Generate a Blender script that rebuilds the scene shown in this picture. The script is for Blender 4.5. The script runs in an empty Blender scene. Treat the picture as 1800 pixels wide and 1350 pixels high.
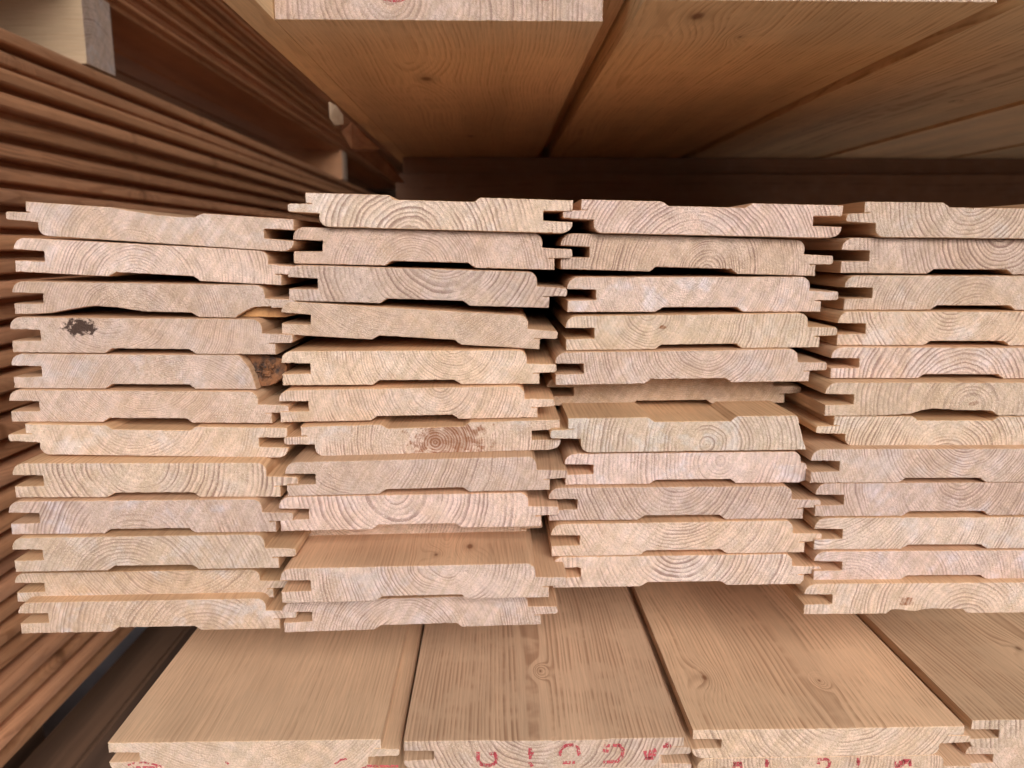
import bpy, bmesh, math, random
from mathutils import Vector, Matrix
random.seed(7)
sc = bpy.context.scene
R = math.radians
# ------------------------------------------------------------------ camera, sky, sun, exposure
F_PX = 1340.0                      # focal length in pixels of the 1800 px wide photograph
PITCH = math.atan(240 / F_PX)
YAW = math.atan(30 / F_PX)
CAM = Vector((0, 0, 0.60))
D0 = 0.335                         # distance of the stack's front from the lens
cd = bpy.data.cameras.new('camera')
cam = bpy.data.objects.new('camera', cd)
sc.collection.objects.link(cam)
cam.location = CAM
cam.rotation_euler = (R(90) - PITCH, 0, -YAW)
cd.sensor_width = 36
cd.lens = 36 * F_PX / 1800
cd.clip_start = 0.01
cd.clip_end = 200
cd.dof.use_dof = True
cd.dof.focus_distance = 0.335
cd.dof.aperture_fstop = 11
sc.camera = cam
sc.render.resolution_x = 1024
sc.render.resolution_y = 768
w = bpy.data.worlds.new('World')
sc.world = w
w.use_nodes = True
wn = w.node_tree
wn.nodes.clear()
sky = wn.nodes.new('ShaderNodeTexSky')
sky.sky_type = 'NISHITA'
sky.sun_disc = False
sky.sun_elevation = R(29)
sky.sun_rotation = R(165)
sky.air_density = 1.0
sky.dust_density = 6.0
hs = wn.nodes.new('ShaderNodeHueSaturation')
hs.inputs['Saturation'].default_value = 0.32
bg = wn.nodes.new('ShaderNodeBackground')
bg.inputs['Strength'].default_value = 0.12
wo = wn.nodes.new('ShaderNodeOutputWorld')
wn.links.new(sky.outputs[0], hs.inputs['Color'])
wn.links.new(hs.outputs[0], bg.inputs['Color'])
wn.links.new(bg.outputs[0], wo.inputs['Surface'])
sd = bpy.data.lights.new('sun', 'SUN')
sd.energy = 0.9
sd.angle = R(35)
sd.color = (1.0, 0.96, 0.93)
sun = bpy.data.objects.new('sun', sd)
sc.collection.objects.link(sun)
# light comes from behind the camera, and a little from the right
sdir = Vector((0.22, -0.85, 0.50)).normalized()
sun.rotation_euler = sdir.to_track_quat('Z', 'Y').to_euler()
sun.location = (0, -3, 4)
sc.view_settings.view_transform = 'Standard'
sc.view_settings.look = 'None'
sc.view_settings.gamma = 1
sc.view_settings.exposure = 0.54
sc.cycles.max_bounces = 10
sc.cycles.diffuse_bounces = 7

# ------------------------------------------------------------------ measuring helpers
CR = cam.rotation_euler.to_matrix()
def ray(px, py):
    return (CR @ Vector(((px - 900) / F_PX, (675 - py) / F_PX, -1.0)))
def atY(px, py, Y):
    d = ray(px, py); return CAM + d * (Y / d.y)
def atX(px, py, X):
    d = ray(px, py); return CAM + d * (X / d.x)
def atZ(px, py, Z):
    d = ray(px, py); return CAM + d * ((Z - CAM.z) / d.z)

# ------------------------------------------------------------------ node helper
class NT:
    def __init__(s, name):
        s.m = bpy.data.materials.new(name); s.m.use_nodes = True
        s.t = s.m.node_tree; s.t.nodes.clear()
        s.out = s.t.nodes.new('ShaderNodeOutputMaterial')
        s.bsdf = s.t.nodes.new('ShaderNodeBsdfPrincipled')
        s.t.links.new(s.bsdf.outputs[0], s.out.inputs[0])
    def n(s, typ, **k):
        nd = s.t.nodes.new(typ)
        for a, b in k.items(): setattr(nd, a, b)
        return nd
    def put(s, sock, v):
        if hasattr(v, 'is_output') or isinstance(v, bpy.types.NodeSocket): s.t.links.new(v, sock)
        else:
            try: sock.default_value = v
            except Exception: sock.default_value = (v[0], v[1], v[2], 1)
    def math(s, op, a, b=0.0, c=0.0, clamp=False):
        nd = s.n('ShaderNodeMath', operation=op); nd.use_clamp = clamp
        s.put(nd.inputs[0], a); s.put(nd.inputs[1], b); s.put(nd.inputs[2], c)
        return nd.outputs[0]
    def smooth(s, x, a, b, lo=0.0, hi=1.0):
        nd = s.n('ShaderNodeMapRange', interpolation_type='SMOOTHSTEP')
        s.put(nd.inputs[0], x); s.put(nd.inputs[1], a); s.put(nd.inputs[2], b); s.put(nd.inputs[3], lo); s.put(nd.inputs[4], hi)
        return nd.outputs[0]
    def mix(s, f, a, b, mode='MIX'):
        nd = s.n('ShaderNodeMix', data_type='RGBA', blend_type=mode)
        s.put(nd.inputs[0], f)
        for i, v in ((6, a), (7, b)):
            if isinstance(v, tuple): nd.inputs[i].default_value = (v[0], v[1], v[2], 1)
            else: s.t.links.new(v, nd.inputs[i])
        return nd.outputs[2]
    def xyz(s, v):
        nd = s.n('ShaderNodeSeparateXYZ'); s.put(nd.inputs[0], v); return nd.outputs
    def comb(s, x, y, z):
        nd = s.n('ShaderNodeCombineXYZ')
        for i, v in enumerate((x, y, z)): s.put(nd.inputs[i], v)
        return nd.outputs[0]
    def noise(s, vec, scale, detail=2.0, rough=0.5):
        nd = s.n('ShaderNodeTexNoise'); s.put(nd.inputs['Vector'], vec)
        nd.inputs['Scale'].default_value = scale; nd.inputs['Detail'].default_value = detail
        nd.inputs['Roughness'].default_value = rough
        return nd.outputs[0]
    def attr(s, name):
        nd = s.n('ShaderNodeAttribute', attribute_type='OBJECT', attribute_name=name)
        return nd.outputs

END_BASE = (0.69, 0.535, 0.455)
END_AMBER = (0.65, 0.46, 0.335)
END_GREY = (0.70, 0.60, 0.575)
END_LINE = (0.235, 0.13, 0.105)
SIDE_BASE = (0.67, 0.435, 0.265)
SIDE_LINE = (0.38, 0.185, 0.09)

def pine(name, side_base=SIDE_BASE, side_line=SIDE_LINE, dust=0.0, line_side=0.5):
    """solid pine: one set of growth rings round a pith runs through the end grain and the long faces"""
    N = NT(name)
    tc = N.n('ShaderNodeTexCoord')
    x0, y0, z0 = N.xyz(tc.outputs['Object'])
    x = N.math('MULTIPLY', x0, 1000.0); y = N.math('MULTIPLY', y0, 1000.0); z = N.math('MULTIPLY', z0, 1000.0)
    pith = N.xyz(N.attr('pith')[1]); look = N.xyz(N.attr('look')[1])
    seed = N.attr('seed')[2]
    spot = N.xyz(N.attr('spot')[1]); k1 = N.xyz(N.attr('knot_a')[1]); k2 = N.xyz(N.attr('knot_b')[1])
    sh = N.math('MULTIPLY', seed, 31.7)
    xs = N.math('ADD', x, sh)
    v3 = N.comb(xs, N.math('MULTIPLY', y, 0.10), z)           # stretched along the grain
    v1 = N.comb(xs, y, z)
    big = N.math('SUBTRACT', N.noise(v3, 0.022, 1.0), 0.5)
    mid = N.math('SUBTRACT', N.noise(v3, 0.11, 2.0), 0.5)
    drift = N.math('SUBTRACT', N.noise(N.comb(sh, N.math('MULTIPLY', y, 0.006), 3.0), 1.0, 1.0), 0.5)
    dx = N.math('ADD', N.math('SUBTRACT', x, pith[0]), N.math('MULTIPLY', drift, 16.0))
    dz = N.math('SUBTRACT', z, pith[1])
    dz = N.math('ADD', dz, N.math('MULTIPLY', N.math('SUBTRACT', y, 0.0), 0.006))
    r = N.math('SQRT', N.math('ADD', N.math('MULTIPLY', dx, dx), N.math('MULTIPLY', dz, dz)))
    r = N.math('ADD', r, N.math('ADD', N.math('MULTIPLY', big, 9.0), N.math('MULTIPLY', mid, 2.2)))
    # knots on the long faces push the rings aside
    kn = 0.0; kdark = 0.0
    for kk in (k1, k2):
        ddx = N.math('SUBTRACT', x, kk[0]); ddy = N.math('MULTIPLY', N.math('SUBTRACT', y, kk[1]), 0.55)
        d = N.math('SQRT', N.math('ADD', N.math('MULTIPLY', ddx, ddx), N.math('MULTIPLY', ddy, ddy)))
        q = N.math('DIVIDE', N.math('ADD', d, N.math('MULTIPLY', mid, 2.0)), N.math('MAXIMUM', kk[2], 0.01))
        g = N.math('EXPONENT', N.math('MULTIPLY', N.math('MULTIPLY', q, q), -0.22))
        on = N.math('GREATER_THAN', kk[2], 0.02)
        kn = N.math('ADD', kn, N.math('MULTIPLY', N.math('MULTIPLY', g, on), 7.0))
        core = N.math('MULTIPLY', N.math('ADD', N.smooth(q, 0.12, 0.5, 0.85, 0.0), N.smooth(q, 0.3, 1.3, 0.35, 0.0)), on)
        kdark = N.math('MAXIMUM', kdark, core)
    r = N.math('ADD', r, kn)
    t = N.math('DIVIDE', r, pith[2])
    # neighbouring years have different widths
    tw = N.math('MULTIPLY', N.math('SUBTRACT', N.noise(N.comb(N.math('MULTIPLY', t, 0.37), sh, 0.0), 1.0, 2.0), 0.5), 2.2)
    t = N.math('ADD', t, tw)
    fr = N.math('FRACT', t); fl = N.math('FLOOR', t)
    wn_ = N.n('ShaderNodeTexWhiteNoise', noise_dimensions='2D'); N.put(wn_.inputs['Vector'], N.comb(fl, sh, 0.0))
    year = N.smooth(wn_.outputs[0], 0.0, 1.0, 0.45, 1.1)
    late = N.math('MULTIPLY', N.smooth(fr, 0.30, 0.86), N.smooth(fr, 0.90, 1.0, 1.0, 0.0))
    late = N.math('MULTIPLY', late, year)
    patch = N.smooth(N.noise(v1, 0.04, 3.0, 0.6), 0.38, 0.56, 0.25, 1.25)
    line = N.math('MULTIPLY', N.math('MULTIPLY', late, patch), look[0], clamp=True)
    # ---- end grain
    nrm = N.n('ShaderNodeNewGeometry')
    vt = N.n('ShaderNodeVectorTransform', vector_type='NORMAL', convert_from='WORLD', convert_to='OBJECT')
    N.put(vt.inputs[0], nrm.outputs['True Normal'])
    ny = N.xyz(vt.outputs[0])[1]
    isend = N.smooth(N.math('ABSOLUTE', ny), 0.5, 0.8)
    diag = N.comb(N.math('ADD', xs, N.math('MULTIPLY', z, 0.6)), N.math('MULTIPLY', y, 0.2), N.math('MULTIPLY', z, 1.0))
    am = N.smooth(N.noise(diag, 0.055, 3.0, 0.6), 0.40, 0.62)
    am = N.math('ADD', N.math('MULTIPLY', am, 0.45), look[1], clamp=True)
    gr = N.smooth(N.noise(N.comb(N.math('ADD', xs, 500.0), y, z), 0.06, 3.0, 0.65), 0.50, 0.66)
    gr = N.math('MULTIPLY', N.math('ADD', gr, 0.12), look[2], clamp=True)
    ec = N.mix(am, END_BASE, END_AMBER)
    ec = N.mix(gr, ec, END_GREY)
    bl = N.smooth(N.noise(diag, 0.16, 4.0, 0.7), 0.3, 0.7, 0.86, 1.12)
    sw = N.noise(N.comb(N.math('ADD', N.math('MULTIPLY', xs, 0.30), N.math('MULTIPLY', z, -0.20)), N.math('ADD', N.math('MULTIPLY', z, 0.035), N.math('MULTIPLY', xs, 0.02)), 7.0), 1.0, 3.0, 0.65)
    bl = N.math('MULTIPLY', bl, N.smooth(sw, 0.36, 0.64, 0.90, 1.07))
    ec = N.mix(1.0, ec, N.comb(bl, bl, N.math('MULTIPLY', bl, N.smooth(sw, 0.36, 0.64, 0.95, 1.02))), 'MULTIPLY')
    ec = N.mix(N.math('MULTIPLY', line, 0.76, clamp=True), ec, END_LINE)
    # torn cell mouths and saw fuzz
    f1 = N.noise(v1, 0.75, 3.0, 0.8)
    f2 = N.noise(N.comb(N.math('ADD', x, 90.0), y, z), 1.5, 2.0, 0.7)
    rag = N.smooth(N.noise(N.comb(N.math('ADD', xs, 900.0), y, z), 0.03, 1.0), 0.35, 0.65, 0.12, 1.5)
    sp = N.math('MULTIPLY', N.smooth(f1, 0.52, 0.68), rag)
    ec = N.mix(N.math('MULTIPLY', sp, 0.36), ec, (0.36, 0.24, 0.18))
    fz = N.math('MULTIPLY', N.smooth(f2, 0.53, 0.68), rag)
    ec = N.mix(N.math('MULTIPLY', fz, 0.40), ec, (0.84, 0.74, 0.62))
    # brown resin stain or dead knot on the end
    sx = N.math('SUBTRACT', x, spot[0]); sz = N.math('MULTIPLY', N.math('SUBTRACT', z, spot[1]), 1.7)
    sdist = N.math('SQRT', N.math('ADD', N.math('MULTIPLY', sx, sx), N.math('MULTIPLY', sz, sz)))
    sdist = N.math('ADD', sdist, N.math('MULTIPLY', N.math('SUBTRACT', N.noise(v1, 0.35, 3.0, 0.6), 0.5), N.math('MULTIPLY', N.math('ABSOLUTE', spot[2]), 2.6)))
    sa = N.math('ABSOLUTE', spot[2])
    sm = N.math('MULTIPLY', N.math('SUBTRACT', 1.0, N.math('DIVIDE', sdist, N.math('MAXIMUM', sa, 0.01))), 3.5, clamp=True)
    sm = N.math('MULTIPLY', sm, N.math('GREATER_THAN', sa, 0.02))
    isblack = N.math('LESS_THAN', spot[2], 0.0)
    scol = N.mix(isblack, (0.27, 0.11, 0.055), (0.045, 0.022, 0.016))
    brk = N.math('ADD', 0.35, N.math('ADD', N.math('MULTIPLY', late, 0.55), N.smooth(N.noise(diag, 0.25, 2.0), 0.4, 0.6, 0.0, 0.35)), clamp=True)
    brk = N.math('MAXIMUM', brk, isblack)
    ec = N.mix(N.math('MULTIPLY', N.math('MULTIPLY', sm, brk), 0.93), ec, scol)
    # ---- planed long faces
    fib = N.noise(N.comb(xs, N.math('MULTIPLY', y, 0.03), z), 1.3, 3.0, 0.6)
    tone = N.noise(v3, 0.03, 2.0)
    fm = N.math('MULTIPLY', N.smooth(fib, 0.3, 0.7, 0.90, 1.07), N.smooth(tone, 0.3, 0.7, 0.86, 1.10))
    scb = N.mix(N.math('MULTIPLY', line, line_side), side_base, side_line)
    scb = N.mix(1.0, scb, N.comb(fm, fm, fm), 'MULTIPLY')
    scb = N.mix(N.math('MULTIPLY', kdark, 0.75), scb, (0.19, 0.075, 0.03))
    if dust:
        du = N.smooth(N.noise(v1, 0.05, 4.0, 0.7), 0.45, 0.75, 0.0, dust)
        scb = N.mix(du, scb, (0.55, 0.47, 0.40))
    col = N.mix(isend, scb, ec)
    tint = N.n('ShaderNodeTexWhiteNoise', noise_dimensions='1D'); N.put(tint.inputs['W'], seed)
    tr, tg_, tb = N.xyz(tint.outputs['Color'])
    lum = N.smooth(tr, 0.0, 1.0, 0.86, 1.07)
    col = N.mix(1.0, col, N.comb(lum, N.math('MULTIPLY', lum, N.smooth(tg_, 0.0, 1.0, 0.962, 0.982)), N.math('MULTIPLY', lum, N.smooth(tb, 0.0, 1.0, 0.91, 1.01))), 'MULTIPLY')
    N.put(N.bsdf.inputs['Base Color'], col)
    N.put(N.bsdf.inputs['Roughness'], N.smooth(isend, 0.0, 1.0, 0.52, 0.92))
    N.put(N.bsdf.inputs['Specular IOR Level'], N.smooth(isend, 0.0, 1.0, 0.35, 0.15))
    # ---- relief
    f3 = N.noise(v1, 1.0, 3.0, 0.75)
    he = N.math('MULTIPLY', f3, 1.7)
    hsd = N.math('MULTIPLY', N.noise(N.comb(xs, N.math('MULTIPLY', y, 0.03), z), 1.3, 1.0), 0.15)
    hh = N.n('ShaderNodeMix', data_type='FLOAT'); N.put(hh.inputs[0], isend); N.put(hh.inputs[2], hsd); N.put(hh.inputs[3], he)
    b = N.n('ShaderNodeBump'); b.inputs['Strength'].default_value = 0.9; b.inputs['Distance'].default_value = 0.0007
    N.put(b.inputs['Height'], hh.outputs[0])
    N.put(N.bsdf.inputs['Normal'], b.outputs[0])
    return N.m

PINE = pine('pine')
PINE_TOP = pine('pine_underside', (0.78, 0.54, 0.30), (0.42, 0.20, 0.08), line_side=0.6)
PINE_PALE = pine('pine_planed_pale', (0.72, 0.50, 0.34), (0.38, 0.21, 0.125), dust=0.05, line_side=0.75)
PINE_RED = pine('pine_weathered', (0.60, 0.305, 0.165), (0.28, 0.105, 0.045), dust=0.06, line_side=0.5)

def simple(name, c1, c2, scale, rough=0.85, stretch=(1, 1, 1), bump=0.0):
    N = NT(name)
    tc = N.n('ShaderNodeTexCoord'); mp = N.n('ShaderNodeMapping'); mp.inputs['Scale'].default_value = stretch
    N.put(mp.inputs[0], tc.outputs['Object'])
    f = N.noise(mp.outputs[0], scale, 5.0, 0.65)
    N.put(N.bsdf.inputs['Base Color'], N.mix(N.smooth(f, 0.35, 0.65), c1, c2))
    N.bsdf.inputs['Roughness'].default_value = rough
    if bump:
        b = N.n('ShaderNodeBump'); b.inputs['Strength'].default_value = 0.8; b.inputs['Distance'].default_value = bump
        N.put(b.inputs['Height'], f); N.put(N.bsdf.inputs['Normal'], b.outputs[0])
    return N.m
BARK = simple('bark', (0.015, 0.007, 0.005), (0.22, 0.085, 0.03), 160, 0.7, bump=0.002)
TORN = simple('torn_wood', (0.30, 0.13, 0.065), (0.45, 0.23, 0.12), 90, 0.8, (1, .2, 1), 0.0006)
RESIN = simple('resin_wood', (0.26, 0.10, 0.025), (0.50, 0.26, 0.10), 90, 0.5, (1, .2, 1), 0.0006)
CHIPM = simple('pale_splinter', (0.62, 0.45, 0.30), (0.70, 0.55, 0.40), 200, 0.8, (1, 1, .2), 0.0006)
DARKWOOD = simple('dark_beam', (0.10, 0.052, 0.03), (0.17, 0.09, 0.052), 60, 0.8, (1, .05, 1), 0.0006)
CONCRETE = simple('concrete', (0.36, 0.37, 0.42), (0.46, 0.47, 0.52), 14, 0.9, bump=0.001)
ASPHALT = simple('gravel_yard', (0.20, 0.19, 0.175), (0.30, 0.285, 0.26), 30, 0.95)
OLDWOOD = None
BLOCKM = simple('light_block_boards', (0.10, 0.06, 0.04), (0.16, 0.10, 0.065), 12, 0.9, (1, 1, .2))  # for the added walls and roof that block light

def ink_material():
    N = NT('red_ink')
    tc = N.n('ShaderNodeTexCoord')
    f = N.noise(tc.outputs['Object'], 1500, 2.0, 0.7)
    mp = N.n('ShaderNodeMapping'); mp.inputs['Scale'].default_value = (500, 1, 160); mp.inputs['Rotation'].default_value = (0, 0.5, 0)
    N.put(mp.inputs[0], tc.outputs['Object'])
    g = N.noise(mp.outputs[0], 1.6, 2.0)
    N.put(N.bsdf.inputs['Base Color'], N.mix(f, (0.42, 0.03, 0.05), (0.60, 0.10, 0.12)))
    N.bsdf.inputs['Roughness'].default_value = 0.9
    a = N.math('MULTIPLY', N.smooth(f, 0.34, 0.50), N.smooth(g, 0.34, 0.48))
    N.put(N.bsdf.inputs['Alpha'], N.math('MULTIPLY', a, 0.85))
    return N.m
INK = ink_material()

# ------------------------------------------------------------------ board profile, in photo pixels (0.2542 mm each)
U = 0.121 / 476.0
def arc(cx, cy, rx, ry, a0, a1, n=7):
    return [(cx + rx * math.cos(R(a0 + (a1 - a0) * i / n)), cy + ry * math.sin(R(a0 + (a1 - a0) * i / n))) for i in range(n + 1)]
def body_profile(rec=(156, 168, 298, 309), depth=8, jit=0):
    """clockwise from lower left: groove at the left, stub of the tongue joint at the right, relief channel below"""
    a, b, c, d = rec
    p = [(1, 0), (1, 20), (50, 21), (50, 38), (0, 39)]
    p += arc(20, 41, 20, 19, 180, 90)
    p += arc(408, 44, 16, 16, 90, 0)
    p += [(424, 36.5), (434, 36), (434, 19), (446, 19), (446, 0)]
    p += [(d, 0), (c, depth), (b, depth), (a, 0)]
    return p
JOINT_N = ((434, 36), (434, 19))
TONGUE = [(434, 19), (434, 36), (473, 35), (476, 32), (476, 23), (473, 20)]

def is_joint(p, q):
    return abs(p[0] - 434) < .01 and abs(q[0] - 434) < .01
def resample(poly, step=1.6):
    out = []
    n = len(poly)
    for i in range(n):
        p, q = poly[i], poly[(i + 1) % n]
        j = is_joint(p, q)
        L = math.hypot(q[0] - p[0], q[1] - p[1])
        k = 1 if j else max(1, int(L / step))
        for s in range(k):
            out.append((p[0] + (q[0] - p[0]) * s / k, p[1] + (q[1] - p[1]) * s / k))
    return out
def xform(poly, kind, H, W=476.0):
    if kind == 'F': return [(W - u, H - v) for u, v in poly]                # turned over: tongue left, channel up
    if kind == 'M': return [(u, H - v) for u, v in poly][::-1]              # face down
    return list(poly)

def prism(name, poly, L, mat, parent=None, scale=U, rough=0.5, jx=None, depth0=0.0, seed=0, fuzz=True):
    """extrude an outline along +Y with a slightly torn, broken front arris"""
    rnd = random.Random(seed)
    pts = resample(poly) if fuzz else poly
    n = len(pts)
    area = sum(pts[i][0] * pts[(i + 1) % n][1] - pts[(i + 1) % n][0] * pts[i][1] for i in range(n))
    sg = 1 if area > 0 else -1
    nr = []
    for i in range(n):
        a, b = pts[i - 1], pts[(i + 1) % n]
        tx, ty = b[0] - a[0], b[1] - a[1]; l = math.hypot(tx, ty) or 1
        nr.append((-ty / l * sg, tx / l * sg))       # inward
    jn = [jx is not None and abs(pts[i][0] - jx) < .02 for i in range(n)]
    bm = bmesh.new()
    rings = []
    jit = [0.0] * n
    v = 0
    for i in range(n):
        v = v * 0.5 + rnd.gauss(0, rough)
        jit[i] = max(-1.1, min(1.1, v))
    spec = ((0.0, 0.75, 1.0), (0.00022, 0.05, 1.0), (0.0028, 0.0, 0.0), (L, 0.0, 0.0)) if fuzz else ((0, 0, 0), (L, 0, 0))
    for (yy, ins, jk) in spec:
        ring = []
        for i in range(n):
            d = 0 if jn[i] else ins + abs(jit[i]) * jk * 0.8 + jit[i] * jk * 0.3
            ring.append(bm.verts.new(((pts[i][0] + nr[i][0] * d) * scale, depth0 + yy, (pts[i][1] + nr[i][1] * d) * scale)))
        rings.append(ring)
    for a, b in zip(rings[:-1], rings[1:]):
        for i in range(n):
            j = (i + 1) % n
            bm.faces.new((a[i], a[j], b[j], b[i]))
    bm.faces.new(rings[0]); bm.faces.new(rings[-1])
    bmesh.ops.recalc_face_normals(bm, faces=bm.faces)
    me = bpy.data.meshes.new(name); bm.to_mesh(me); bm.free()
    me.materials.append(mat)
    o = bpy.data.objects.new(name, me); sc.collection.objects.link(o)
    if parent is not None: o.parent = parent
    return o

def setlook(o, pith, look, seed, spot=(0, 0, 0), ka=(0, 0, 0), kb=(0, 0, 0)):
    o['pith'] = [float(v) for v in pith]; o['look'] = [float(v) for v in look]; o['seed'] = float(seed)
    o['spot'] = [float(v) for v in spot]; o['knot_a'] = [float(v) for v in ka]; o['knot_b'] = [float(v) for v in kb]
def tag(o, label=None, cat=None, group=None, kind=None):
    if label: o['label'] = label
    if cat: o['category'] = cat
    if group: o['group'] = group
    if kind: o['kind'] = kind
    return o
def box(name, lo, hi, mat, parent=None, bev=0.001):
    bm = bmesh.new()
    bmesh.ops.create_cube(bm, size=1)
    c = [(a + b) / 2 for a, b in zip(lo, hi)]; s = [b - a for a, b in zip(lo, hi)]
    for v in bm.verts: v.co = Vector([v.co[i] * s[i] for i in range(3)])
    if bev: bmesh.ops.bevel(bm, geom=bm.edges[:], offset=bev, segments=2, affect='EDGES')
    me = bpy.data.meshes.new(name); bm.to_mesh(me); bm.free(); me.materials.append(mat)
    o = bpy.data.objects.new(name, me); sc.collection.objects.link(o); o.location = c
    if parent is not None: o.parent = parent
    return o

# ------------------------------------------------------------------ setting
gz = CAM.z - 0.45
g = box('ground', (-60, -60, gz - 0.1), (60, 60, gz), ASPHALT, bev=0); tag(g, kind='structure')
g = box('pavement', (-2, 0.0, gz - .05), (2, 3.2, gz + .004), CONCRETE, bev=0); tag(g, kind='structure')
o = box('light_block_wall', (-1.4, 3.2, gz), (1.6, 3.26, 2.2), BLOCKM, bev=0); tag(o, 'added dark wall blocking light from behind the timber stacks', 'wall', kind='structure')  # added so that no daylight leaks in from the back
o = box('light_block_wall', (0.93, 0.12, gz), (0.99, 3.19, 2.19), BLOCKM, bev=0); tag(o, 'added dark wall blocking light at the right side of the timber stacks', 'wall', kind='structure')  # added to keep side light out of the gaps on the right
o = box('light_block_wall', (-1.31, 0.2, gz), (-1.25, 3.19, 2.2), BLOCKM, bev=0); tag(o, 'added dark wall blocking light at the left side of the timber stacks', 'wall', kind='structure')  # added to stop light coming in from the left

o = box('light_block_roof', (-3, -1.6, 2.2), (3, 3.3, 2.26), BLOCKM, bev=0); tag(o, 'added dark roof cutting off high sky light above the timber stacks', 'roof', kind='structure')  # added out of view; cuts off the strong light from high up
o = box('horizon_block_wall', (-6, -4.1, gz), (6, -4.0, 1.15), BLOCKM, bev=0); tag(o, 'added dark wall behind the viewer hiding the bright horizon', 'wall', kind='structure')  # added behind the camera; hides the low sky to darken the deep gaps
# ------------------------------------------------------------------ main stack
BODY = body_profile()
def special(kind_name):
    p = body_profile()
    if kind_name == 'c1r1':    # turned over later: the channel side is uppermost and worn to a slope
        p = [(1, 0), (1, 20), (50, 21), (50, 38), (0, 39)] + arc(20, 41, 20, 19, 180, 90) + arc(408, 44, 16, 16, 90, 0) + \
            [(424, 36.5), (434, 36), (434, 19), (443, 19), (443, 0), (305, 0), (262, 5), (225, 8.5), (190, 9), (166, 8), (153, 0)]
    if kind_name == 'c1r3':    # torn out below, split at the lower right corner
        p = [(1, 0), (1, 20), (50, 21), (50, 38), (0, 39)] + arc(20, 41, 20, 19, 180, 90) + arc(408, 44, 16, 16, 90, 0) + \
            [(424, 36.5), (434, 36), (434, 22), (428, 21), (405, 20), (385, 10), (372, 0), (310, 0), (298, 8), (215, 9), (190, 13), (165, 16), (140, 17), (118, 15), (92, 10), (60, 3), (30, 1)]
    if kind_name == 'c1r5':    # bark edge: the end is cut off on a slant, no tongue
        p = [(1, 0), (1, 20), (50, 21), (50, 38), (0, 39)] + arc(20, 41, 20, 19, 180, 90) + \
            [(386, 60), (395, 50), (404, 36), (410, 18), (414, 0), (309, 0), (298, 8), (168, 8), (156, 0)]
    if kind_name == 'c3r7':    # turned over later: groove side broken away on a slant
        p = [(54, 0), (50, 6), (46, 22), (42, 36), (36, 52), (33, 60)] + arc(408, 44, 16, 16, 90, 0) + \
            [(424, 36.5), (434, 36), (434, 19), (446, 19), (446, 0), (309, 0), (298, 8), (168, 8), (156, 0)]
    if kind_name == 'c3r8':    # tongue crushed off
        p = [(1, 0), (1, 20), (50, 21), (50, 38), (0, 39)] + arc(20, 41, 20, 19, 180, 90) + arc(396, 44, 16, 16, 90, 0) + \
            [(413, 39), (421, 37), (425, 26), (426, 14), (431, 6), (416, 2), (410, 0), (300, 0), (290, 8), (160, 8), (148, 0)]
    if kind_name == 'c4r12':   # resin dribble hanging below the worn channel
        p = [(1, 0), (1, 20), (50, 21), (50, 38), (0, 39)] + arc(20, 41, 20, 19, 180, 90) + arc(408, 44, 16, 16, 90, 0) + \
            [(424, 36.5), (434, 36), (434, 19), (446, 19), (446, 0), (292, 0), (283, 8), (222, 9), (208, 7), (200, 4), (194, 5), (182, 6), (172, 8), (156, 8), (148, 0)]
    if kind_name == 'c4r6':
        p = [(1, 0), (1, 20), (50, 21), (50, 38), (0, 39)] + arc(20, 41, 20, 19, 180, 90) + arc(408, 44, 16, 16, 90, 0) + \
            [(424, 36.5), (434, 36), (434, 19), (446, 19), (446, 0), (306, 0), (292, 9), (230, 10), (190, 13), (168, 9), (150, 3), (90, 0)]
    return p

def make_board(name, kind, xl, yL, yR, p, H, pith, ring, look, seed, mat=None, L=2.2, prof=None, tongue=True, spot=(0, 0, 0), ka=(0, 0, 0), kb=(0, 0, 0), yawj=0.0):
    """xl: left edge, yL / yR: height of the upper face at its two ends, p: how far the end stands out (mm), H: thickness in profile units"""
    mat = mat or PINE
    Y = D0 - p / 1000.0
    a = atY(xl, yL, Y)
    a = atY(xl, yL + 30, Y)
    zl = atY(xl + 20, yL, Y); zr = atY(xl + 440, yR, Y)
    tilt = math.atan2(zr.z - zl.z, zr.x - zl.x)
    top = zl.z - math.tan(tilt) * (zl.x - a.x)
    root = prism(name, xform(prof or BODY, kind, 60.0), L, mat, jx=434 if kind != 'F' else 42, seed=seed)
    for v in root.data.vertices: v.co.z *= H / 60.0
    parts = [root]
    if tongue:
        t = prism('tongue', xform(TONGUE, kind, 60.0), L, mat, root, jx=434 if kind != 'F' else 42, seed=seed + 500)
        for v in t.data.vertices: v.co.z *= H / 60.0
        parts.append(t)
    root.location = (a.x + H * U * math.sin(tilt), Y, top - H * U * math.cos(tilt))
    root.rotation_euler = (0, -tilt, yawj)
    for q in parts:
        setlook(q, (pith[0] * 121, pith[1], ring * 0.9), look, seed, spot, ka, kb)
    return root

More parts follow.
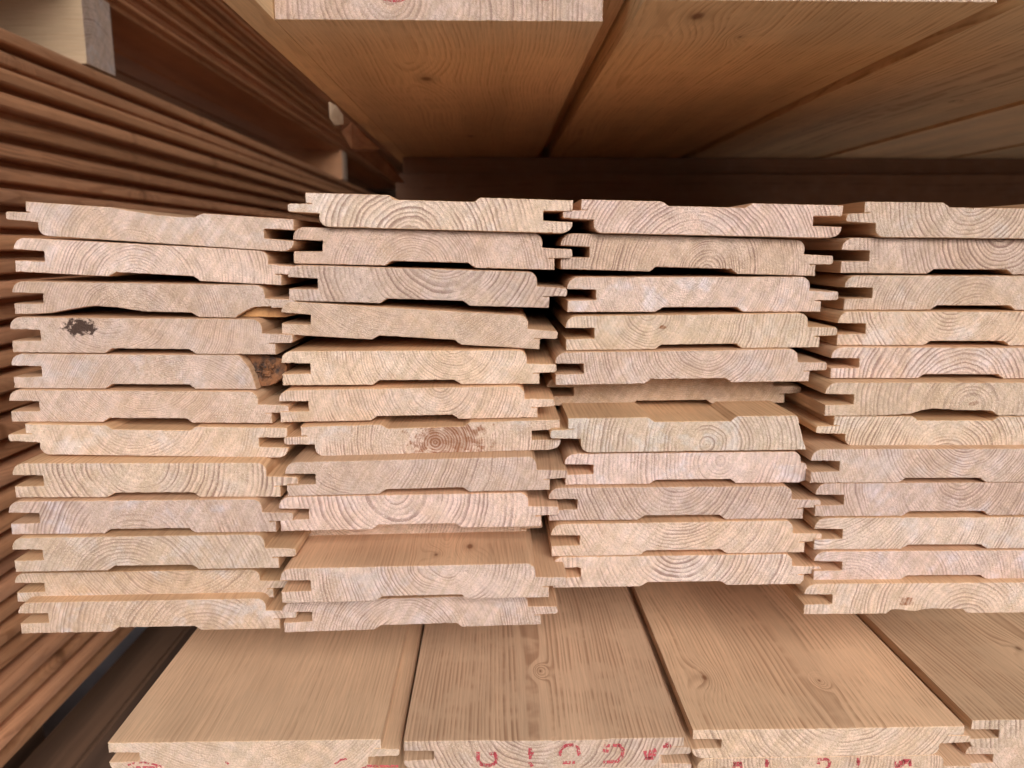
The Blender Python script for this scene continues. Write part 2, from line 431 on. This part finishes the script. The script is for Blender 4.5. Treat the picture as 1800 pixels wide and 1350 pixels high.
# kind, xl, yL, yR, p, pith(frac, mm above the bottom), ring mm, (contrast, amber, grey), options
COLS = [
 [('F', 12, 353, 381, 1, (.45, -12), 1.6, (.45, .30, .5), dict(prof='c1r1')),
  ('N', 26, 418, 440, 0, (.42, -4), 1.5, (.65, .15, .6), {}),
  ('N', 23, 494, 501, 1, (.42, -7), 1.2, (.55, .2, .2), dict(prof='c1r3', tongue=True)),
  ('N', 18.5, 557, 561, 3, (.36, 27), 1.1, (.5, .3, .3), dict(spot=(30, 11.3, -7.0))),
  ('N', 21, 621.5, 624, 3, (.62, -22), 1.0, (.45, .2, .8), dict(prof='c1r5', tongue=False)),
  ('N', 17, 685, 688, 5, (.50, 30), 1.0, (.5, .35, .2), {}),
  ('F', 15.5, 745, 751, 8, (.47, 23), 1.5, (.5, .05, .8), {}),
  ('N', 23, 814, 813, 17, (.45, 17), 2.3, (.85, .1, .4), {}),
  ('N', 16, 881, 877, 19, (.45, -9), 2.0, (.7, .35, .9), {}),
  ('N', 22, 945, 939, 21, (.40, -14), 1.8, (.5, .1, .6), {}),
  ('N', 27, 1007, 1000, 14, (.62, 32), 1.5, (.55, .5, .8), {}),
  ('N', 33, 1059, 1051, 20, (.66, -9), 1.9, (.6, .65, .8), {})],
 [('F', 506, 338, 350, 3, (.42, -5), 2.4, (1.0, .05, .7), {}),
  ('N', 515, 399, 410, -1, (.42, -3), 1.4, (.6, .35, .2), {}),
  ('N', 507, 465.6, 478, 1, (.55, 24), 2.3, (.75, .05, .3), {}),
  ('N', 496, 530, 555, 1, (.42, 60), 1.0, (.4, .4, .1), {}),
  ('N', 494, 617, 615, 3, (.63, 20), 1.4, (.55, .15, .4), {}),
  ('N', 490, 685.5, 678, 6, (.60, 17), 1.5, (.65, .4, .4), {}),
  ('F', 498.6, 750, 738.6, 10, (.56, 5), 1.4, (.8, .05, .9), dict(spot=(72, 6, 17))),
  ('N', 501, 812, 802, 19, (.25, 20), 1.5, (.7, .2, .1), {}),
  ('N', 490, 873, 865.6, 19, (.42, 17), 2.3, (.75, .2, .3), {}),
  ('N', 498, 905, 896, -5, (.30, 18), 1.6, (.5, .5, .1), dict(spot=(27, 1.5, 3.0), yR2=1)),
  ('N', 492, 999, 990, 32, (.58, 18), 1.6, (.7, .15, .6), dict(two_knots=True)),
  ('N', 496, 1057, 1044, 22, (.45, -7), 1.4, (.7, .15, .6), {})],
 [('F', 990, 350, 359.5, 2, (.47, -14), 1.8, (.8, .2, .35), {}),
  ('N', 986, 410, 422, -3, (.52, 1), 1.5, (.9, .25, .05), {}),
  ('N', 996.7, 486.5, 486.5, -2, (.42, 18), 1.2, (.55, .3, .9), dict(spot=(70, 5, 0))),
  ('N', 993.6, 555, 550, 1, (.32, 17), 1.6, (.65, .05, .5), dict(spot=(43, 10, 1.6))),
  ('N', 975, 619, 613, 4, (.54, 20), 1.5, (.7, .25, .5), {}),
  ('N', 961, 663, 658, -18, (.50, 45), 1.0, (.25, .65, .0), {}),
  ('F', 967, 735, 730, 14, (.57, 3), 2.0, (.7, .0, 1.2), dict(prof='c3r7')),
  ('N', 992, 797, 793, 12, (.57, 11), 2.0, (.6, .0, 1.2), dict(prof='c3r8', tongue=False)),
  ('N', 964, 857, 854, 15, (.48, 22), 1.7, (.8, .1, .3), {}),
  ('N', 968, 921, 914, 16, (.48, 30), 1.7, (.65, .25, .25), {}),
  ('N', 970.5, 979, 973, 16, (.46, 21), 2.1, (.9, .1, .4), {})],
 [('F', 1488, 354, 359, -2, (.46, 18), 1.9, (.9, .0, .8), {}),
  ('N', 1479, 417.6, 422, -6, (.60, 18), 2.0, (.8, .25, .1), {}),
  ('N', 1484, 484, 485, -4, (.50, -8), 1.5, (.65, .15, .7), {}),
  ('N', 1472, 547, 548, 0, (.42, 23), 1.9, (.8, .2, .8), {}),
  ('N', 1460, 610, 611, 4, (.48, -6), 2.1, (.85, .35, .6), {}),
  ('N', 1450, 672, 672, 12, (.54, 5), 2.3, (.55, .35, .1), dict(prof='c4r6', spot=(66, 5.5, 2.0))),
  ('F', 1434, 731, 732, 11, (.50, -6), 1.7, (.9, .1, .6), {}),
  ('N', 1425, 789, 788, 17, (.55, 24), 1.4, (.8, .25, .5), {}),
  ('N', 1433, 849, 847, 16, (.52, 20), 1.5, (.6, .35, .7), {}),
  ('N', 1431, 910, 908, 17, (.05, 32), 1.5, (.75, .0, .9), {}),
  ('N', 1430, 969, 966, 18, (.10, -20), 1.6, (.5, .2, .8), {}),
  ('N', 1413, 1026, 1023, 22, (.62, -5), 2.0, (.65, .4, .4), dict(prof='c4r12', spot=(46, 6, 3.5)))],
]
ORD = ['topmost', 'second', 'third', 'fourth', 'fifth', 'sixth', 'seventh', 'eighth', 'ninth', 'tenth', 'eleventh', 'twelfth']
CN = ['leftmost column', 'second column from left', 'third column from left', 'rightmost column']
LOOKS = [
 ['turned over board with a worn slope on top', 'greyish board with bold curved rings at its right end', 'board torn out underneath with a split corner', 'board with a black dead knot near its upper left', 'board whose right end is cut by a strip of bark', 'even beige board with fine rings', 'turned over board with its tongue sticking out left', 'board with wide dark bowl shaped rings', 'board with wide grey stripes at its left end', 'pale patchy board whose tongue reaches far right', 'shaded amber board set back a little', 'lowest board, amber with two pale blotches'],
 ['turned over board with bold dark slanted rings', 'rough pinkish board with arched rings over the channel', 'board with broad slanted rings at its left end', 'brownish board lying tilted down to the right', 'smooth beige board just below the tilted one', 'half amber half grey board', 'turned over board with a large red brown resin stain', 'board with crisp fine rings leaning at its right end', 'pale board with broad diagonal rings and torn fuzz', 'shaded board set far back, only its lower edge showing', 'board standing far out, knots on top', 'lowest board with fine arched rings'],
 ['turned over board with arched rings along its top', 'board with thin neat half circle rings', 'board with a bluish grey left end', 'speckled board with a tiny brown pin knot', 'board with reddish sagging rings at its middle', 'shaded brown board set far back', 'grey turned over board with its right end broken', 'grey board with its tongue crushed off', 'board with a pale patch beside its ribbed middle', 'pinkish board with wide slanted bands at its right', 'lowest board with many crisp diagonal rings'],
 ['turned over board with deep sagging rings, tongue left', 'board with pinkish curved rings above a dark slot', 'board with arched rings and a bluish right end', 'board with a grey brown smudge at its middle', 'board with coarse dark rings at its left and arches beyond', 'board with a yellow patch and a round knot', 'turned over board with wide arched rings', 'board with dense dark slanted rings at its left end', 'board with flat bowl shaped amber rings', 'board with dense dark rings beside a pale wedge', 'pale greyish board with a faint pattern', 'lowest board with a pale resin streak'],
]
MAIN = []
sid = 11
def knot_at(xl, yl, p, px, py, r, ztop=None):
    Y = D0 - p / 1000.0
    if ztop is None: ztop = atY(xl + 20, yl, Y).z; o_ = atY(xl, yl + 30, Y)
    else: o_ = atZ(xl, yl, ztop)
    q = atZ(px, py, ztop)
    return ((q.x - o_.x) * 1000, (q.y - o_.y) * 1000, r)
for ci, colm in enumerate(COLS):
    rows = []
    # upper edge positions in the world, to find each board's thickness
    tops = []
    for (k, xl, yL, yR, p, pi, ring, look, op) in colm:
        Y = D0 - p / 1000.0
        tops.append((atY(xl + 20, yL, Y).z, atY(xl + 440, yR, Y).z))
    for ri, (k, xl, yL, yR, p, pi, ring, look, op) in enumerate(colm):
        sid += 3
        if ri + 1 < len(colm):
            gap = min(tops[ri][0] - tops[ri + 1][0], tops[ri][1] - tops[ri + 1][1])
        else: gap = 0.0148
        H = max(54.0, min(61.5, (gap - 0.00015) / U))
        print('col', ci + 1, 'row', ri + 1, 'gap', round((tops[ri][0] - (tops[ri + 1][0] if ri + 1 < len(colm) else 0)) * 1000, 2), 'H', round(H * U * 1000, 2))
        kw = {a: b for a, b in op.items() if a in ('spot', 'ka', 'kb', 'tongue')}
        if 'two_knots' in op: kw['ka'] = knot_at(xl, yL, p, 767, 978, 2.6); kw['kb'] = knot_at(xl, yL, p, 826, 964, 3.8)
        prof = special(op['prof']) if 'prof' in op else None
        rr = random.Random(sid)
        b = make_board('tongue_and_groove_board', k, xl, yL, yR, p, H, pi, ring, look, sid, prof=prof, yawj=rr.uniform(-.0006, .0006), **kw)
        lab = LOOKS[ci][ri]
        pos = ORD[ri] if not lab.startswith('lowest') else ''
        tag(b, lab + ', ' + (pos + ' in ' if pos else '') + CN[ci], 'board', 'pine boards stacked in four columns with their ends to the viewer')
        rows.append(b)
    MAIN.append(rows)

# bark wedge on the slanted end of the fifth board
def lump(name, cx, cy, cz, sx, sy, sz, mat, parent, seed=1, disp=0.25):
    rnd = random.Random(seed)
    bm = bmesh.new(); bmesh.ops.create_icosphere(bm, subdivisions=4, radius=1)
    from mathutils import noise as mn
    for v in bm.verts:
        n = mn.noise(v.co * 2.2 + Vector((seed, 0, 0))) * disp + mn.noise(v.co * 6 + Vector((seed, 5, 0))) * disp * .5
        v.co = v.co * (1 + n)
        v.co = Vector((v.co.x * sx, v.co.y * sy, v.co.z * sz)) + Vector((cx, cy, cz))
    me = bpy.data.meshes.new(name); bm.to_mesh(me); bm.free(); me.materials.append(mat)
    o = bpy.data.objects.new(name, me); sc.collection.objects.link(o); o.parent = parent
    return o
b5 = MAIN[0][4]
bk = prism('bark', [(386, 59), (430, 57), (455, 50), (462, 36), (458, 20), (440, 6), (428, 1), (413, 1), (409, 18), (403, 36), (394, 50)], 1.8, BARK, b5, rough=1.2, depth0=0.006, seed=5)
bm = bmesh.new(); bm.from_mesh(bk.data)
bk['label'] = 'crumbly red brown bark along the slanted edge'
bm.free()
lump('bark_flake', 424 * U, 0.008, 30 * U, .005, .004, .0042, BARK, b5, 3, .5)
# resin wood under the torn corner of the third board
b3 = MAIN[0][2]
rs = prism('split_wood', [(374, 0), (388, 11), (408, 20), (428, 21.5), (470, 22), (480, 17), (474, 6), (450, 0)], 0.9, RESIN, b3, rough=.6, depth0=0.005, seed=8)

# ------------------------------------------------------------------ lower stack
LZ = atZ(900, 1290, CAM.z - 0.205).z
def lower_board(xl, yf, p_over=None, ztop=LZ, H=54, seed=1, **k):
    P = atZ(xl, yf, ztop)
    Y = P.y if p_over is None else p_over
    if p_over is not None: P = Vector((P.x, Y, ztop))
    sc_ = 0.1225 / 476.0
    prof = [((q[0] + 18, q[1]) if abs(q[0] - 446) < 1 and seed in (302, 303) else q) for q in body_profile((150, 160, 330, 345), (0.6, 0.0, 2.2, 0.5)[seed % 4])]
    root = prism('tongue_and_groove_board', xform(prof, 'M', 60.0), 2.4, PINE_PALE, jx=434, seed=seed, scale=sc_)
    t = prism('tongue', xform(TONGUE, 'M', 60.0), 2.4, PINE_PALE, root, jx=434, seed=seed + 400, scale=sc_)
    if seed == 302: seed = SEED2
    for q in (root, t):
        for v in q.data.vertices: v.co.z *= H / 60.0
        setlook(q, (k['pith'][0] * 121, k['pith'][1], k['ring']), k['look'], seed, k.get('spot', (0, 0, 0)), k.get('ka', (0, 0, 0)), k.get('kb', (0, 0, 0)))
    root.location = (P.x, Y, ztop - H * sc_)
    tag(root, k['label'], 'board', 'pine boards of the lower stack')
    return root
LH = 54 * 0.1225 / 476
SEED2 = 317
LOW = [
 lower_board(188, 1306, seed=301, pith=(.45, 60), ring=1.1, look=(.35, .3, .3), label='lower stack board at the far left with a broad smooth top'),
 lower_board(708, 1303, seed=302, pith=(.45, 26), ring=1.7, look=(.9, .2, .3), ka=knot_at(708, 1303, 0, 950, 1178, 1.6, LZ), label='lower stack board with straight grain and red stamped letters on its end'),
 lower_board(1217, 1283, seed=303, pith=(.55, 34), ring=1.9, look=(.75, .3, .2), ka=knot_at(1217, 1283, 0, 1238, 1191, 3.4, LZ), kb=knot_at(1217, 1283, 0, 1440, 1196, 1.6, LZ), label='lower stack board with a small dark knot on its top, right of the stamped one'),
 lower_board(1708, 1266, seed=304, pith=(.62, 19), ring=2.4, look=(.95, .2, .4), ka=(62, 60, 3.0), label='lower stack board in the bottom right corner with V shaped grain'),
]
z2 = LZ - LH - 0.0002
LOW2 = []
for i, (xx, dy, lab) in enumerate([(LOW[0].location.x + .002, .004, 'board in the second layer below the far left one'),
                                   (LOW[1].location.x + .0035, .010, 'board directly under the red stamped one, only its right edge showing'),
                                   (LOW[2].location.x + .003, .0005, 'board with a row of red marks under the small knotted one'),
                                   (LOW[3].location.x + .001, .003, 'board under the V grained one in the bottom right corner')]):
    Y = LOW[i].location.y + dy
    P = Vector((xx, Y, z2))
    sc_ = 0.1225 / 476.0
    kind = 'N'
    root = prism('tongue_and_groove_board', xform(body_profile(), kind, 60.0), 2.4, PINE_PALE, jx=434, seed=320 + i, scale=sc_)
    t = prism('tongue', xform(TONGUE, kind, 60.0), 2.4, PINE_PALE, root, jx=434, seed=340 + i, scale=sc_)
    for q in (root, t):
        for v in q.data.vertices: v.co.z *= 54 / 60.0
        setlook(q, (50, -10 + 12 * i, 1.6), (.6, .4, .3), 33 + i)
    root.location = (P.x, Y, z2 - LH)
    tag(root, lab, 'board', 'pine boards of the lower stack')
    LOW2.append(root)
# a block of boards further down that carries them
for i in range(4):
    a = LOW[i].location
    for j in range(1):
        o = box('pine_board', (a.x, a.y + .006, gz + .175), (a.x + .118, a.y + 2.2, z2 - LH - .0004), PINE_PALE, bev=.002)
        setlook(o, (10, 40, 2), (.5, .4, .3), 60 + i)
        tag(o, 'thick plank at the very bottom of the lower stack, %s' % ['far left', 'under the red stamped board', 'under the knotted board', 'bottom right corner'][i], 'plank', 'planks at the bottom of the lower stack')
for yy in (0.55, 1.6):
    o = box('bearer', (-.22, yy, gz), (.46, yy + .07, gz + .1748), DARKWOOD)
    tag(o, 'dark timber bearer on the ground under the lower stack, %s one' % ('front' if yy < 1 else 'rear'), 'bearer', 'bearers on the ground')
# bearers that carry the main stack
mb = min(b.location.z for rows in MAIN for b in rows)
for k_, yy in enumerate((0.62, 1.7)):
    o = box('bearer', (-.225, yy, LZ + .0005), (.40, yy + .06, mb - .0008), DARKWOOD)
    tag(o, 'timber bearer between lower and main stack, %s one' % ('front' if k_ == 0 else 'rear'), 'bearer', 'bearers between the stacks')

# ------------------------------------------------------------------ red stamped marks
def strokes(parent, polys, pxs, zt, name='red_stamp', wmm=1.1):
    """polys: strokes in mm on the end face, drawn as thin ink films"""
    bm = bmesh.new()
    for pl in polys:
        for (a, b) in zip(pl[:-1], pl[1:]):
            d = Vector((b[0] - a[0], b[1] - a[1])); l = d.length or 1; nrm = Vector((-d.y, d.x)) / l * wmm / 2; e = d / l * wmm * .2
            q = [Vector(a) - e + nrm, Vector(b) + e + nrm, Vector(b) + e - nrm, Vector(a) - e - nrm]
            vs = [bm.verts.new((v.x / 1000, -0.00025, v.y / 1000)) for v in q]
            bm.faces.new(vs)
    me = bpy.data.meshes.new(name); bm.to_mesh(me); bm.free(); me.materials.append(INK)
    o = bpy.data.objects.new(name, me); sc.collection.objects.link(o); o.parent = parent
    o['label'] = 'faded red stamped letters'
    return o
def glyph(kind, cx, cz, s=1.0):
    if kind == 'U': pts = [[(-4, 3), (-4, -1), (-2.5, -3), (1, -3.3), (3.5, -2.5), (4, 0), (3.2, 2.5), (1.2, 2.2)]]
    elif kind == 'I': pts = [[(0, 4), (0, 2.0)], [(-.6, 1.6), (1.2, 1.4)], [(0.2, 1), (0.2, -1)], [(-.4, -3), (.8, -4.6)]]
    elif kind == 'A': pts = [[(-4.3, -1.5), (-3.6, 1.5), (-1.5, 3.3), (1.2, 3.5), (3.6, 2), (4.3, -1.5)], [(-2.6, -5), (2.2, -5)]]
    elif kind == 'C': pts = [[(-3.2, 3.6), (2.8, 3.8), (4.6, 1.5), (4.2, -1.5), (2.2, -4), (-3.6, -4.3)], [(-4, 1.4), (-2, 1.0)]]
    elif kind == 'M': pts = [[(-2, -2), (-2.2, 1)], [(-.4, -2.5), (.4, 1.5)], [(1.6, -1.8), (2.3, 2.2)], [(-2.4, -2.4), (2, -2.2)]]
    elif kind == 'D': pts = [[(-1.4, 1), (1.6, 1.6)], [(0, 2.6), (1, .2)]]
    elif kind == 'B': pts = [[(-2.6, 2), (2.4, 2)], [(-2.6, .2), (2.4, .6)], [(-2, 2), (-2.2, -2)], [(2, 2), (2.6, -2)]]
    return [[(cx + x * s, cz + z * s) for x, z in pl] for pl in pts]
k = 0.2425                      # mm per photo pixel at the lower stack's face
for g_, px_, z_ in (('U', 655, 6.0), ('I', 848, 6.6), ('A', 1025, 8.4), ('C', 1220, 7.6), ('M', 1390, 7.2), ('D', 1465, 9.4)):
    strokes(LOW[1], glyph(g_, (px_ / 2.571 + 600 - 708) * k, z_ - .6, 0.98), 0, 0, wmm=1.5)
for g_, px_ in (('B', 305), ('I', 463), ('C', 770), ('I', 962), ('M', 1190), ('B', 1230)):
    strokes(LOW2[2], glyph(g_, (px_ / 3 + 1200 - 1229) * k, 10.2, 0.66), 0, 0, wmm=1.3)
pl = [[(8, 3.6), (11, 4.6), (15, 4.7), (19, 3.7), (22, 2.6)], [(10, 2.6), (20, 2.4)], [(49, 4.5), (50, 3.4)], [(95, 2.6), (97.5, 4.6), (100, 5)]]
for q_ in ([pl[0], pl[1]], [pl[2]], [pl[3]]): strokes(LOW[0], q_, 0, 0, wmm=.9)
pl = [[(102, 12.6), (119, 12.3)], [(101, 11.3), (105, 11.8)]]
for q_ in pl: strokes(LOW2[0], [q_], 0, 0, wmm=1.1)

# ------------------------------------------------------------------ upper stack, seen from below
CZ = atY(700, 36, D0).z
print('ceiling above cam', CZ - CAM.z)
def top_plank(x0, x1, y0, L, thick, seed, pith, ring, look, label, lap=True, ka=(0, 0, 0), kb=(0, 0, 0), zoff=0.0, rough=.5):
    wpx = (x1 - x0) / U
    Hh = thick / U
    prof = [(0, 0), (0, Hh), (wpx, Hh), (wpx, 0)] if not lap else [(0, 0), (0, Hh), (wpx + 42, Hh), (wpx + 42, 46), (wpx, 45), (wpx, 0)]
    o = prism('wide_plank', prof, L, PINE_TOP, seed=seed, rough=rough)
    o.location = (x0, y0, CZ + zoff)
    setlook(o, (pith[0] * (x1 - x0) * 1000, pith[1], ring), look, seed, (0, 0, 0), ka, kb)
    tag(o, label, 'plank', 'planks of the upper stack seen from below')
    return o
xa = atY(483, 36, D0).x; xb = atY(1060, 34, D0).x
Y2 = atZ(1400, 2, CZ).y
x2 = atZ(1180, 60, CZ).x
# joints measured on the underside
j2 = atZ(1515, 142, CZ).x; j3 = atZ(1700, 212, CZ).x
print('xa', xa, 'xb', xb, 'x2', x2, 'j2', j2, 'j3', j3, 'Y2', Y2)
TOPS = []
TOPS.append(top_plank(xa - .0125, xa - .0003, 0.22, 2.6, .020, 401, (.8, 30), 2.0, (.4, .3, .2), 'narrow strip along the left edge of the upper stack, reaching out past the pale end', lap=False))
TOPS.append(top_plank(xa, xb, D0, 2.5, .0205, 402, (.35, 10), 2.1, (.6, .3, .2), 'upper plank whose pale rough end with pink paint shows at the top', ka=(52, 110, 8), kb=(70, 330, 5)))
xs = [xb + .0118, j2 - .0035, j3 - .003, j3 + .135, j3 + .28, j3 + .42]
labs = ['upper plank with two knots, right of the pale ended one', 'upper plank with dark stripes of grain near the right edge', 'upper plank in the dim right corner', 'upper plank in shadow beyond the right corner', 'last upper plank in shadow at the far right']
TOPS[0].location.y = 0.22
for i in range(5):
    kA = [(25, 20, 7), (0, 0, 0), (60, 260, 5), (0, 0, 0), (0, 0, 0)][i]
    kB = [(52, 50, 3.0), (90, 200, 3), (0, 0, 0), (0, 0, 0), (0, 0, 0)][i]
    TOPS.append(top_plank(xs[i], xs[i + 1] - .0105, Y2 - .004 * i, 2.5, .0205, 410 + i, ((.1, -6), (.5, 40), (.5, 20), (.5, 30), (.4, 30))[i], (2.4, 2.8, 2.2, 2.4, 2.4)[i], ((.8, .2, .8), (.9, .2, .5), (.6, .2, .5), (.6, .2, .5), (.6, .2, .5))[i], labs[i], ka=kA, kb=kB))
# pink paint on the pale end
pk = strokes(TOPS[1], [[(108, 8.8), (112, 8.6)]], 0, 0, 'pink_paint_mark', 1.2)
pk['label'] = 'faint pink paint mark near the right of the plank end'
pk = strokes(TOPS[1], [[(45, 8.4), (48, 7.8), (51, 7.8), (53, 8.6)], [(46, 9), (52, 9)]], 0, 0, 'pink_paint_mark', 1.8)
pk['label'] = 'pink paint blot on the plank end'

def cross_bearer(x0, x1, y0, y1, z0, z1, label, mat, seed, group='bearers between the left stacks', look=(.6, .0, 1.0)):
    # built lengthwise along Y and turned so that its end grain faces right
    L = x1 - x0
    Wp = (y1 - y0) / U; Hp = (z1 - z0) / U
    o = prism('bearer', [(0, 0), (0, Hp), (Wp, Hp), (Wp, 0)], L, mat, seed=seed, rough=.4)
    o.rotation_euler = (0, 0, R(90)); o.location = (x1, y0, z0)
    setlook(o, (20, -8, 2.2), look, seed)
    tag(o, label, 'bearer', group)
    return o
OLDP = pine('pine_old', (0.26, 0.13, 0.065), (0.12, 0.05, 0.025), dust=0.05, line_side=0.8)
# bearers under the upper stack: two pieces one on the other
mt = max(b.location.z + .0162 for rows in MAIN for b in rows[:1])
YB = atZ(900, 276, CZ).y
print('bearer depth', YB)
hb = atY(900, 306, YB).z
GB = 'bearers under the upper stack'
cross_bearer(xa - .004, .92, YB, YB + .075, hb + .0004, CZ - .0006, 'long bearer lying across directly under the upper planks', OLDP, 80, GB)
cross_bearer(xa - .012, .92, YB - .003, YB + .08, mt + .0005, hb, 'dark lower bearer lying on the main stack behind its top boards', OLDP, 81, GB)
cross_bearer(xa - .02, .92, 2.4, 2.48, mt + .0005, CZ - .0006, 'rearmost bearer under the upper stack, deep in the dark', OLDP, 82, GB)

# broken splinter on the left edge of the upper stack
def shard(name, pts, thick, mat, parent, world=True):
    bm = bmesh.new()
    vs = [bm.verts.new(p) for p in pts]; f = bm.faces.new(vs)
    bmesh.ops.solidify(bm, geom=[f], thickness=thick)
    bmesh.ops.recalc_face_normals(bm, faces=bm.faces)
    me = bpy.data.meshes.new(name); bm.to_mesh(me); bm.free(); me.materials.append(mat)
    o = bpy.data.objects.new(name, me); sc.collection.objects.link(o)
    if parent is not None: o.parent = parent; o.matrix_parent_inverse = Matrix.Identity(4); o.location = -parent.location
    return o

# ------------------------------------------------------------------ tall side stack at the left
XB = -0.33
ztop = atX(0, 36, XB).z
zbot = atX(23, 1350, XB).z
nb = int((ztop - zbot) / 0.0152)
print('side stack', ztop - CAM.z, zbot - CAM.z, nb)
proto = None
hh_ = (ztop - zbot) / nb
for i in range(nb):
    zz = ztop - (i + 1) * hh_
    if proto is None:
        sprof = [(0, 0), (0, 60)] + arc(450, 36, 26, 24, 90, 0, 8) + [(476, 22), (472, 18), (425, 15), (425, 0)]
        proto = prism('side_stack_board', sprof, 2.6, PINE_RED, seed=900, fuzz=False)
        for q in (proto,):
            for v in q.data.vertices: v.co.z *= (hh_ - .0003) / (60 * U)
        ob = proto
        kids = []
    else:
        ob = proto.copy(); sc.collection.objects.link(ob)
        kids = []
    rr = random.Random(i * 7 + 1)
    ob.location = (XB - 0.121 + rr.uniform(-.007, .007), 0.30, zz)
    ob.rotation_euler = (0, 0, rr.uniform(-.002, .002))
    if i == 0: ob.location.x += .001
    for q in [ob] + kids:
        setlook(q, (rr.uniform(20, 100), rr.uniform(-20, 40), rr.uniform(1.4, 2.4)), (rr.uniform(.5, 1.0), .4, .1), 100 + i * 3, ka=(119, rr.uniform(100, 900), rr.choice((5, 7, 0))), kb=(119, rr.uniform(120, 500), rr.choice((4, 8, 0))))
    lab = 'long board edge in the tall side stack at the left, running back into the dark'
    lab = 'long board edge running back into the dark, %s from top of left side stack' % (str(i + 1) + ('nd' if i in (1, 21, 31) else 'rd' if i in (2, 22) else 'st' if i == 20 or i == 30 else 'th'))
    if i == 0: lab = 'uppermost long board of the tall side stack at the left, carrying the bearer'
    if i == nb - 1: lab = 'lowest long board of the tall side stack, above the dark gap at lower left'
    tag(ob, lab, 'board', 'long boards of the tall side stack')
for yy, lb in ((.5, 'front'), (2.1, 'rear')):
    o = box('bearer', (XB - .38, yy, gz), (XB - .045, yy + .08, zbot - .0005), DARKWOOD)
    tag(o, 'dark bearer under the tall side stack, %s one' % lb, 'bearer', 'bearers under the side stack')

# bearer on the side stack and the upper left stack it carries
p1 = atZ(148, 97, ztop); pe = atY(148, 92, 0.66)
xe = XB - .006
yf = atX(148, 60, xe).y; yb_ = atX(197, 60, xe).y
zub = atX(196, 0, XB).z
print('upper left bearer', yf, yb_, zub - ztop)
PALEB = pine('bearer_pale', (0.62, 0.47, 0.31), (0.45, 0.28, 0.15), line_side=.5)
cross_bearer(XB - .40, xe, yf, yb_, ztop + .0003, zub - .0003, 'short bearer with a pale grey sawn end on the side stack, top left corner', PALEB, 501)
y2_ = atX(640, 310, xe).y
cross_bearer(XB - .40, xe, min(1.75, y2_), min(1.75, y2_) + .05, ztop + .0003, zub - .0003, 'small distant bearer end at the back of the side stack', PINE_RED, 502)
uproto = None
for i in range(9):
    zz = zub + i * .0154
    if uproto is None:
        uproto = prism('side_stack_board', body_profile(), 2.6, PINE_RED, jx=434, seed=900, fuzz=False)
        utg = prism('tongue', [(434, 19), (434, 36), (468, 35.5), (474, 33), (476, 28), (474, 22), (468, 19.5)], 2.6, PINE_RED, uproto, jx=434, seed=901, fuzz=False)
        ob, c = uproto, utg
    else:
        ob = uproto.copy(); sc.collection.objects.link(ob)
        c = utg.copy(); sc.collection.objects.link(c); c.parent = ob
    rr = random.Random(i * 5 + 3)
    ob.location = (XB - .121 + rr.uniform(-.004, .004), .32, zz)
    for q in (ob, c): setlook(q, (rr.uniform(20, 100), rr.uniform(-20, 40), 1.8), (.6, .4, .1), 200 + i * 3)
    tag(ob, 'lowest board of the upper left stack, its dark underside showing above the side stack' if i == 0 else 'thin board edge in the upper left stack, %s from its bottom' % ORD[i], 'board', 'boards of the upper left stack')
o = box('timber_pack', (XB - .40, .34, zub), (XB - .128, 2.9, zub + .13), PINE_RED); setlook(o, (30, 40, 2), (.5, .3, .3), 95)
tag(o, 'pack of boards beyond the upper left stack', 'timber pack', 'packs beyond the side stack')

# small pale wood chip lying against the side stack
c0 = atX(345, 279, XB + .004)
sh_ = box('wood_chip', (c0.x - .004, c0.y - .009, c0.z - .0035), (c0.x + .001, c0.y + .009, c0.z + .0035), CHIPM, bev=.0012)
tag(sh_, 'small pale wood chip stuck between boards of the side stack', 'wood chip')

# hanging splinter
spz = CZ
base = TOPS[0]
def P(px, py, Y): return atY(px, py, Y)
s1 = shard('splinter', [P(578, 178, .560), P(592, 186, .560), P(603, 202, .563), P(604, 219, .566), P(588, 220, .566), P(579, 207, .563)], .004, CHIPM, base)
s1['label'] = 'pale broken splinter hanging from the edge'
s2 = shard('splinter', [P(597, 196, .585), P(618, 214, .590), P(640, 238, .60), P(668, 262, .62), P(640, 264, .62), P(618, 262, .61), P(600, 232, .60)], .003, TORN, base)
s2['label'] = 'red brown torn splinter behind the pale one'
s3 = shard('splinter', [P(622, 266, .70), P(662, 266, .70), P(690, 292, .74), P(712, 322, .78), P(690, 320, .78), P(650, 286, .74)], .003, TORN, base)

# dark beam on the ground between the stacks
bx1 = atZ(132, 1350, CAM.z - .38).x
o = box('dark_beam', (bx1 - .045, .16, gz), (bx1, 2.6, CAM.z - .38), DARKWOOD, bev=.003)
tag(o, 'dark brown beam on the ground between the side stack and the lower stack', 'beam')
